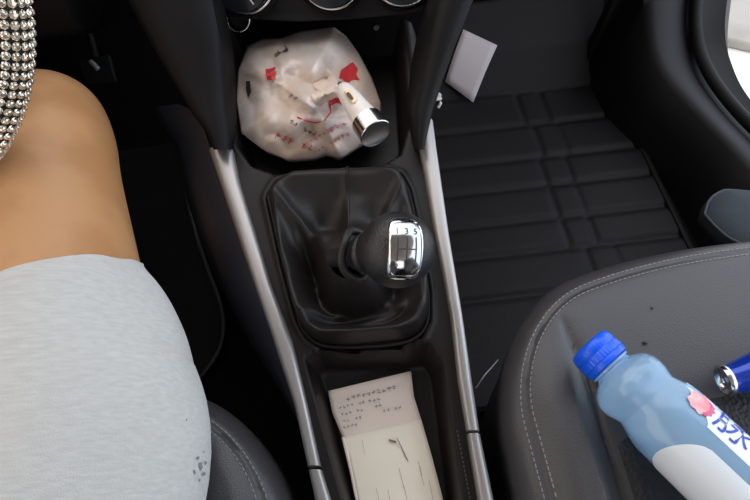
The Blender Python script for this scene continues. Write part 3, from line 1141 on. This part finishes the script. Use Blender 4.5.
# leaf crumbs on the passenger seat
for (px, py, lab) in ((645, 343, 'dark leaf scrap on passenger seat just right of the bottle neck'), (652, 308, 'smaller leaf speck on passenger seat nearer its front edge')):
    w = P(px, py, 0.362)
    w = P(px, py, hseat(w.x, w.y) + 0.001)
    s = 0.0022 if px == 645 else 0.0013
    lf = MB()
    rr = []
    for i in range(7):
        t = i / 6
        wd = s * 0.55 * math.sin(PI * min(0.97, max(0.05, t)))
        c = w + Vector((lerp(-s, s, t), lerp(s, -s, t) * 0.7, 0.0006 * math.sin(PI * t)))
        rr.append([c + Vector((wd, wd, 0)), c + Vector((0, 0, 0.0005)), c - Vector((wd, wd, 0))])
    lf.loft(rr, False)
    o = lf.build('leaf_scrap', M['leaf'], None, solid=0.0003, angle=180)
    tag(o, lab, 'leaf', 'leaf scraps on the passenger seat')

# thin pale thread in the gap between console and passenger seat
th = MB()
th.tube(catmull([P(476, 388, 0.335), P(484, 376, 0.345), P(492, 367, 0.335), P(498, 360, 0.325)], 6), 0.0006, 6)
tho = th.build('loose_thread', M['thread'], None)
tag(tho, 'thin pale thread across the gap between console rail and passenger seat', 'thread')

# ------------------------------------------------------------------ the bottle
zb = 0.3995
B0 = P(587, 344, 0.398)
B1 = P(722, 472, 0.398)
bx = (B1 - B0).normalized()
bref = Vector((0, 0, 1))
bottle = empty('drink_bottle', B0 + bx * 0.11, 'pale blue clear plastic drink bottle with blue cap lying on passenger seat', 'bottle')
def bl(prof, n=64, ripple=None):
    return MB().lathe(prof, B0, bx, n, bref, ripple)
BPROF = [(0.0245, 0.0170), (0.028, 0.0172), (0.030, 0.0180), (0.0330, 0.0235), (0.037, 0.0285), (0.043, 0.0318), (0.049, 0.0328), (0.055, 0.0320), (0.060, 0.0302), (0.0635, 0.0293),
         (0.067, 0.0303), (0.074, 0.0325), (0.081, 0.0338), (0.088, 0.0343), (0.096, 0.0343), (0.15, 0.0341), (0.195, 0.0343), (0.204, 0.0330), (0.208, 0.0322), (0.213, 0.0335), (0.225, 0.0342), (0.232, 0.0325), (0.235, 0.027), (0.232, 0.015)]
dense = []
for (a, b) in zip(BPROF, BPROF[1:]):
    for k in range(3):
        dense.append((lerp(a[0], b[0], k / 3), lerp(a[1], b[1], k / 3)))
dense.append(BPROF[-1])
def rip(s, r, a):
    w = sstep(0.034, 0.046, s) * (1 - sstep(0.085, 0.096, s))
    return r * (1 + 0.022 * w * math.cos(6 * a + s * 60))
bl(dense, 72, rip).build('bottle_body', M['pet'], bottle, angle=180)
cap = bl([(0.0, 0.0120), (0.0006, 0.0172), (0.002, 0.0192), (0.006, 0.0203), (0.0105, 0.0205), (0.0115, 0.0200), (0.0125, 0.0205), (0.0185, 0.0209), (0.0190, 0.0203), (0.0198, 0.0207), (0.024, 0.0206), (0.0245, 0.0180)], 120,
         lambda s, r, a: r + (0.00025 * math.cos(40 * a) if 0.005 < s < 0.0188 else 0)).build('cap', M['cap'], bottle, angle=40)
bl([(0.0250, 0.0182), (0.0256, 0.0192), (0.0272, 0.0192), (0.0278, 0.0182)], 48).build('neck_ring', M['pet'], bottle)
BX = (bref - bx * bref.dot(bx)).normalized()
BY = bx.cross(BX)
def brad(s):
    return pl(BPROF, s)
def bp_(s, phi, off=0.0004):
    r = brad(s) + off
    return B0 + bx * s + BX * (r * math.cos(phi)) + BY * (r * math.sin(phi))
# which way is 'towards the passenger door' around the bottle: BY side
sgn = 1.0 if BY.x > 0 else -1.0
def lab_patch(phi0, phi1, s_start, s_end, m, name, off=0.0005, n=40, parent=None):
    mb = MB()
    rows = []
    for i in range(n + 1):
        ph = lerp(phi0, phi1, i / n)
        a, b = s_start(i / n), s_end(i / n)
        rows.append([bp_(lerp(a, b, j / 24), sgn * ph, off) for j in range(25)])
    mb.loft(rows, False)
    return mb.build(name, m, parent or bottle, angle=180)
# right-hand lobe (towards the door) starts in a rounded tongue; left lobe starts lower
labR = lab_patch(rad(2), rad(100), lambda t: 0.103 - 0.029 * sstep(0.0, 0.42, t) + 0.012 * sstep(0.7, 1.0, t), lambda t: 0.192, M['label_white'], 'label')
labL = lab_patch(rad(-110), rad(-16), lambda t: 0.116 - 0.022 * math.sin(PI * lerp(0.08, 1.0, t)) ** 0.6, lambda t: 0.192, M['label_white'], 'label')
# peach picture
pk = MB()
rr = []
for sc in (1.0, 0.75, 0.5, 0.25, 0.02):
    ring = []
    for k in range(48):
        a = 2 * PI * k / 48
        R = 1 + 0.06 * math.sin(9 * a) + 0.05 * math.sin(5 * a + 1)
        ring.append(bp_(0.0895 + 0.0100 * R * sc * math.cos(a), sgn * (rad(27) + rad(19) * R * sc * math.sin(a)), 0.0009))
    rr.append(ring)
pk.loft(rr, True, False, True)
pk.build('fruit_picture', M['label_pink'], labR)
pk = MB()
rr = []
for i in range(25):
    t = i / 24
    a = lerp(-0.9, 0.9, t)
    wv = 0.0012 * math.sin(t * 26)
    rr.append([bp_(0.0895 + 0.0074 * math.cos(a), sgn * (rad(26) + rad(17) * math.sin(a)), 0.0012), bp_(0.0895 + (0.0110 + wv) * math.cos(a * 0.95), sgn * (rad(26) + rad(19) * math.sin(a)), 0.0012)])
pk.loft(rr, False)
pk.build('fruit_edge', M['label_deep'], labR)
def lab_text(s, sc_, phc, size, m, name, parent, off=0.0010):
    tv, tf = (smudge2d if name == 'small_writing' else text2d)(s, size)
    mb = MB()
    mb.add([bp_(sc_ + x, sgn * (phc + y / 0.0345), off) for x, y in tv], tf)
    return mb.build(name, m, parent, smooth=False)
lab_text('脉动', 0.1325, rad(29), 0.030, M['label_blue'], 'brand_writing', labR)
lab_text('xxyxx', 0.109, rad(51), 0.0042, M['label_grey'], 'small_writing', labR)
lab_text('xyxxx', 0.109, rad(43), 0.0036, M['label_grey'], 'small_writing', labR)
fl = MB()
rr = [[bp_(0.1085 + 0.0038 * sc * rrect(2 * PI * k / 32, 1, 1, 3)[0], sgn * (rad(27) + rad(3.0) * (1 if sc == 1 else 0.6) * rrect(2 * PI * k / 32, 1, 1, 3)[1]), 0.001) for k in range(32)] for sc in (1.0, 0.82)]
fl.loft(rr, True)
fl.build('label_mark', M['label_grey'], labR)
bc = MB()
for k in range(14):
    w = 0.0004 + 0.0005 * random.random()
    s0 = 0.150 + k * 0.0016
    bc.add([bp_(s0, sgn * rad(-60), 0.001), bp_(s0 + w, sgn * rad(-60), 0.001), bp_(s0 + w, sgn * rad(-38), 0.001), bp_(s0, sgn * rad(-38), 0.001)], [(0, 1, 2, 3)])
bc.build('barcode', M['label_grey'], labL, smooth=False)

# ------------------------------------------------------------------ blue canister at the right edge
E0 = P(722, 381, 0.383)
E1 = P(800, 362, 0.390)
ex = (E1 - E0).normalized()
can = empty('blue_canister', E0 + ex * 0.05, 'small glossy blue metal canister with silver end lying beyond the bottle', 'canister')
MB().lathe([(0.004, 0.0128), (0.007, 0.0128), (0.011, 0.0132), (0.018, 0.0146), (0.026, 0.0166), (0.034, 0.0180), (0.045, 0.0186), (0.11, 0.0186), (0.114, 0.017)], E0, ex, 48).build('can_body', M['can'], can)
MB().lathe([(0.0035, 0.0085), (0.0015, 0.0095), (0.0, 0.0112), (0.0002, 0.0128), (0.002, 0.0136), (0.005, 0.0134), (0.006, 0.0126)], E0, ex, 40).build('silver_rim', M['chrome_soft'], can)
MB().lathe([(0.0032, 0.0090), (0.0030, 0.0045), (0.0015, 0.0040), (0.0012, 0.0022), (0.0028, 0.0016)], E0, ex, 32).build('end_button', M['chrome_soft'], can)

# ------------------------------------------------------------------ pouch by the sill
po_c = P(735, 215, 0.16)
pouch = empty('flat_pouch', Vector((po_c.x, po_c.y, 0.12)), 'blue-grey flat pouch with lighter edge between passenger seat and door sill', 'pouch')
PO = [(703, 214), (708, 200), (720, 191), (735, 190), (790, 196), (850, 204), (850, 262), (790, 260), (738, 243), (718, 230)]
def pz(px, py):
    return 0.165
pts2 = [(v.x, v.y) for v in catmull([Vector((x, y, 0)) for x, y in PO + PO[:1]], 5)[:-1]]
cx_ = sum(p[0] for p in pts2) / len(pts2)
cy_ = sum(p[1] for p in pts2) / len(pts2)
rr = []
for (sc, dz) in ((0.9, -0.03), (1.0, -0.018), (1.0, -0.008), (0.975, 0.0), (0.93, 0.003), (0.6, 0.008), (0.3, 0.010), (0.02, 0.010)):
    rr.append([P(cx_ + (x - cx_) * sc, cy_ + (y - cy_) * sc, 0.165) + Vector((0, 0, dz)) for x, y in pts2])
mb = MB()
mb.loft(rr, True, True, True)
mb.build('pouch_body', M['pouch'], pouch, angle=60)
MB().tube([p for p in rr[3]] + [rr[3][0]], 0.0022, 8, caps=False).build('binding', M['pouch_edge'], pouch)

# ------------------------------------------------------------------ driver side: mat, pedal
dm = empty('floor_mat', (-0.5, 0.4, 0.004), 'dark leather floor mat under the driver, rounded corner beside the console', 'floor mat')
out = [P(200, 376, 0.02), P(217, 352, 0.02), P(223, 326, 0.02), P(219, 300, 0.02), P(205, 262, 0.02), P(193, 225, 0.02), P(184, 178, 0.02), P(178, 140, 0.02)]
out = catmull(out, 5)
rr = []
for p in out:
    rr.append([Vector((p.x, p.y, 0.003)), Vector((p.x, p.y, 0.014)), Vector((p.x - 0.004, p.y, 0.018)), Vector((p.x - 0.012, p.y, 0.014)), Vector((p.x - 0.1, p.y, 0.012)), Vector((-0.74, p.y, 0.012)), Vector((-0.74, p.y, 0.003))])
mb = MB()
mb.loft(rr, True, True, True)
mb.build('mat_sheet', M['mat'], dm, angle=60)
mb = MB()
mb.tube([Vector((p.x, p.y, 0.016)) for p in out], 0.0035, 8)
mb.build('edge_binding', mat('mat_binding', (0.05, 0.045, 0.05), 0.6), dm)

pdl = empty('clutch_pedal', P(95, 65, 0.16), 'dark foot pedal with a glint painted as a pale pin beyond the knee', 'pedal')
pc = P(95, 66, 0.16)
MB().box(pc + Vector((0, 0.0, -0.012)), (0.06, 0.05, 0.012), Matrix.Rotation(rad(50), 3, 'X')).build('pedal_pad', M['rubber'], pdl, bevel=0.004)
MB().tube(catmull([pc + Vector((0, 0.012, -0.01)), pc + Vector((0, 0.06, 0.06)), pc + Vector((0, 0.09, 0.2)), pc + Vector((0, 0.09, 0.33))], 6), 0.007, 10).build('pedal_arm', M['rubber'], pdl)
d1 = P(91, 62, 0.175)
d2 = P(98, 69, 0.17)
M['pin'] = mat('painted_glint', (0.6, 0.58, 0.55), 0.4, 0.3)  # glint painted as a pale base colour on an added pin
MB().tube([d1, lerp(d1, d2, 0.5) + Vector((0, 0, 0.003)), d2], 0.0045, 10).build('glint_pin', M['pin'], pdl)

# ------------------------------------------------------------------ steering wheel
WC = Vector((-0.405, 0.412, 0.665))
WR, WT = 0.182, 0.0195
WX = Vector((1, 0, 0))
WV = Vector((0, 0.50, 0.866))
WN = WX.cross(WV)
if WN.z < 0:
    WN = -WN
wheel = empty('steering_wheel', WC, 'steering wheel in a rhinestone-studded cover at the left edge', 'steering wheel')
def wpt(th, ph, r=WT):
    d = WX * math.cos(th) + WV * math.sin(th)
    return WC + d * (WR + r * math.cos(ph)) + WN * (r * math.sin(ph))
mb = MB()
mb.loft([[wpt(2 * PI * i / 160, 2 * PI * k / 24) for k in range(24)] for i in range(161)], True)
rim = mb.build('rim_cover', M['rubber'], wheel)
st = MB()
NTH, NPH = 168, 18
for i in range(NTH):
    for k in range(NPH):
        th = 2 * PI * (i + 0.5 * (k % 2) * 0) / NTH
        ph = 2 * PI * k / NPH
        c = wpt(th, ph, WT + 0.0002)
        d = WX * math.cos(th) + WV * math.sin(th)
        n = d * math.cos(ph) + WN * math.sin(ph)
        t1 = (WV * math.cos(th) - WX * math.sin(th))
        t2 = n.cross(t1)
        s = 0.0034 * min(1.0, (WR + WT * math.cos(ph)) / WR)
        base = [c + (t1 * math.cos(PI / 4 * j) + t2 * math.sin(PI / 4 * j)) * s for j in range(8)]
        mid = [c + n * 0.0016 + (t1 * math.cos(PI / 4 * j + 0.39) + t2 * math.sin(PI / 4 * j + 0.39)) * s * 0.75 for j in range(8)]
        tops = [c + n * 0.0026 + (t1 * math.cos(PI / 4 * j) + t2 * math.sin(PI / 4 * j)) * s * 0.42 for j in range(8)]
        st.loft([base, mid, tops], True, False, True)
st.build('rhinestones', M['stone'], rim, smooth=False)
mb = MB()
for a in (0.0, PI, -PI / 2):
    d = WX * math.cos(a) + WV * math.sin(a)
    mb.tube([WC + d * 0.05 - WN * 0.02, WC + d * 0.12 - WN * 0.015, WC + d * (WR - 0.01)], [0.022, 0.016, 0.012], 12, up=WN, squash=0.5)
mb.build('spokes', M['gloss'], wheel)
MB().lathe([(-0.035, 0.05), (-0.01, 0.062), (0.004, 0.058), (0.010, 0.04), (0.012, 0.01)], WC, WN, 40).build('hub', M['dash'], wheel)
MB().tube([WC - WN * 0.03, WC - WN * 0.10 + Vector((0, 0.0, 0)), WC - WN * 0.2], [0.04, 0.045, 0.05], 24).build('column_shroud', M['dash'], wheel)
sk = WC - WN * 0.07
MB().tube([sk, sk + WX * 0.10, sk + WX * 0.17 + WV * 0.01], [0.008, 0.007, 0.009], 12).build('stalk', M['gloss'], wheel)

# ------------------------------------------------------------------ the driver
person = empty('person', (-0.41, -0.1, 0.36), 'seated driver, bare knee and loose grey shorts, at the left edge', 'person')
KR = P(46, 150, 0.455)
def leg_path(s):
    """right leg for s=1, mirrored about the driver's middle for s=-1"""
    mx = -0.44
    pts = [(Vector((-0.325, -0.13, 0.44)), 0.098), (P(62, 470, 0.445), 0.088), (P(54, 350, 0.45), 0.079), (P(49, 250, 0.455), 0.0715), (P(47, 185, 0.458), 0.0655), (P(48, 150, 0.452), 0.0635), (P(46, 128, 0.428), 0.061),
           (P(46, 128, 0.428) + Vector((-0.028, 0.012, -0.055)), 0.056), (Vector((-0.345, 0.425, 0.30)), 0.053), (Vector((-0.385, 0.43, 0.20)), 0.046), (Vector((-0.415, 0.43, 0.12)), 0.036), (Vector((-0.425, 0.43, 0.075)), 0.034)]
    if s < 0:
        pts = [(Vector((2 * mx - p.x, p.y, p.z)), r) for p, r in pts]
    return pts
R_ = leg_path(1)
L_ = leg_path(-1)
seq = L_[::-1] + [(Vector((-0.44, -0.17, 0.46)), 0.11)] + R_
path, radii = [], []
pp = catmull([p for p, r in seq], 6)
rr_ = catmull([Vector((r, 0, 0)) for p, r in seq], 6)
rings = []
prev_s = None
NB = 40
for i, p in enumerate(pp):
    a, b = pp[max(0, i - 1)], pp[min(len(pp) - 1, i + 1)]
    t = (b - a).normalized()
    if prev_s is None:
        s = t.cross(Vector((0, 1, 0))).normalized()
    else:
        s = (prev_s - t * prev_s.dot(t)).normalized()
    prev_s = s
    w = t.cross(s)
    r = rr_[i].x
    rings.append([p + s * (math.cos(2 * PI * k / NB) * r) + w * (math.sin(2 * PI * k / NB) * r) for k in range(NB)])
mb = MB()
mb.loft(rings, True, True, True)
mb.build('body', M['skin'], person, angle=180, sub=1)
# shorts
def short_leg(s):
    base = leg_path(s)
    hem = [(P(62, 470, 0.445), 0.106), (P(60, 400, 0.447), 0.101), (P(57, 340, 0.45), 0.092), (P(52, 304, 0.452), 0.0825), (P(50, 294, 0.4525), 0.0790)]
    if s < 0:
        hem = [(Vector((-0.88 - p.x, p.y, p.z)), r) for p, r in hem]
    pts = [(base[0][0], 0.128), (lerp(base[0][0], base[1][0], 0.6), 0.119)] + hem
    c = catmull([p for p, r in pts], 8)
    rr2 = catmull([Vector((r, 0, 0)) for p, r in pts], 8)
    rings = []
    n = 72
    for i, p in enumerate(c):
        a, b = c[max(0, i - 1)], c[min(len(c) - 1, i + 1)]
        t = (b - a).normalized()
        sx = t.cross(Vector((0, 0, 1))).normalized()
        w = sx.cross(t)
        r = rr2[i].x
        q = i / (len(c) - 1)
        ring = []
        for k in range(n):
            al = 2 * PI * k / n
            wob = 0.0035 * math.sin(3 * al + 5 * q) * q + 0.004 * noise.noise(Vector((math.cos(al) * 1.6, math.sin(al) * 1.6, q * 5 + s)))
            flat = 0.92 if math.sin(al) < 0 else 0.9
            shear = Vector((0, (-0.40 * math.sin(al) - 0.15 * math.cos(al) + 0.30 * max(0.0, -math.cos(al)) + 0.14) * r * q ** 6, 0))
            ring.append(p + shear + sx * (math.cos(al) * (r + wob)) + w * (math.sin(al) * (r * flat + wob)))
        rings.append(ring)
    # turn the hem in
    last = rings[-1]
    cen_ = sum(last, Vector()) / n
    rings.append([lerp(v, cen_, 0.02) + (v - v) for v in last])
    rings.append([lerp(v, cen_, 0.05) - (c[-1] - c[-3]) * 0.6 for v in last])
    return rings
mb = MB()
mb.loft(short_leg(1), True, True, False)
mb.loft(short_leg(-1), True, True, False)
# seat of the shorts
pel = []
for i in range(17):
    t = i / 16
    x = lerp(-0.66, -0.22, t)
    r = 0.13 * math.sin(PI * lerp(0.12, 0.88, t)) ** 0.35
    pel.append([Vector((x, -0.16 + math.cos(2 * PI * k / 40) * r * 0.95, 0.465 + math.sin(2 * PI * k / 40) * r * 0.9)) for k in range(40)])
mb.loft(pel, True, True, True)
sh = mb.build('shorts', M['shorts'], person, angle=180)
# damp specks on the shorts, near the right seam
rgt = short_leg(1)
def shorts_pt(px, py):
    r = ray(px, py)
    best, bp2 = 1e9, None
    for ring in rgt:
        for v in ring:
            d = (v - CAM_LOC)
            tt = d.dot(r) / r.dot(r)
            e = (d - r * tt).length
            if e < best - 1e-5:
                best, bp2 = e, v
    return bp2
hits = None
sh['label'] = 'loose grey marl shorts'
dgv = [v for ring in rgt for v in ring]
from mathutils.bvhtree import BVHTree
bv = BVHTree.FromPolygons([tuple(v) for v in mb.v], mb.f)
for (px, py, s) in ((200, 466, 3.2), (197, 458, 2.0), (203, 474, 2.2), (194, 472, 1.8), (199, 480, 1.4), (203, 452, 1.0), (186, 420, 1.1), (205, 463, 1.5)):
    rr2 = []
    for sc in (1.0, 0.6, 0.05):
        ring = []
        for k in range(20):
            a = 2 * PI * k / 20
            R = s * sc * (1 + 0.25 * math.sin(2 * a + px) + 0.15 * math.sin(5 * a))
            d = ray(px + R * math.cos(a) * 0.7, py + R * math.sin(a)).normalized()
            h = bv.ray_cast(CAM_LOC, d)
            if h[0] is None:
                h = bv.find_nearest(CAM_LOC + d * 0.45)
            ring.append(h[0] + h[1].normalized() * (0.0006 if h[1].dot(d) < 0 else -0.0006))
        rr2.append(ring)
    MB().loft(rr2, True, False, True).build('damp_speck', M['stain'], sh)
# shoes
for s in (1, -1):
    p = leg_path(s)[-1][0]
    mb = MB()
    rr2 = []
    for (dy, hw, h, zc) in ((-0.055, 0.018, 0.03, 0.04), (-0.045, 0.033, 0.04, 0.045), (0.0, 0.040, 0.05, 0.052), (0.06, 0.042, 0.038, 0.042), (0.12, 0.046, 0.03, 0.036), (0.165, 0.036, 0.022, 0.03), (0.18, 0.015, 0.012, 0.026)):
        rr2.append([Vector((p.x + rrect(2 * PI * k / 24, hw, h, 2.6)[0], p.y + dy, zc + 0.012 + rrect(2 * PI * k / 24, hw, h, 2.6)[1] * 0.85)) for k in range(24)])
    mb.loft(rr2, True, True, True)
    mb.build('shoe', M['shoe'], person, angle=180, sub=1)
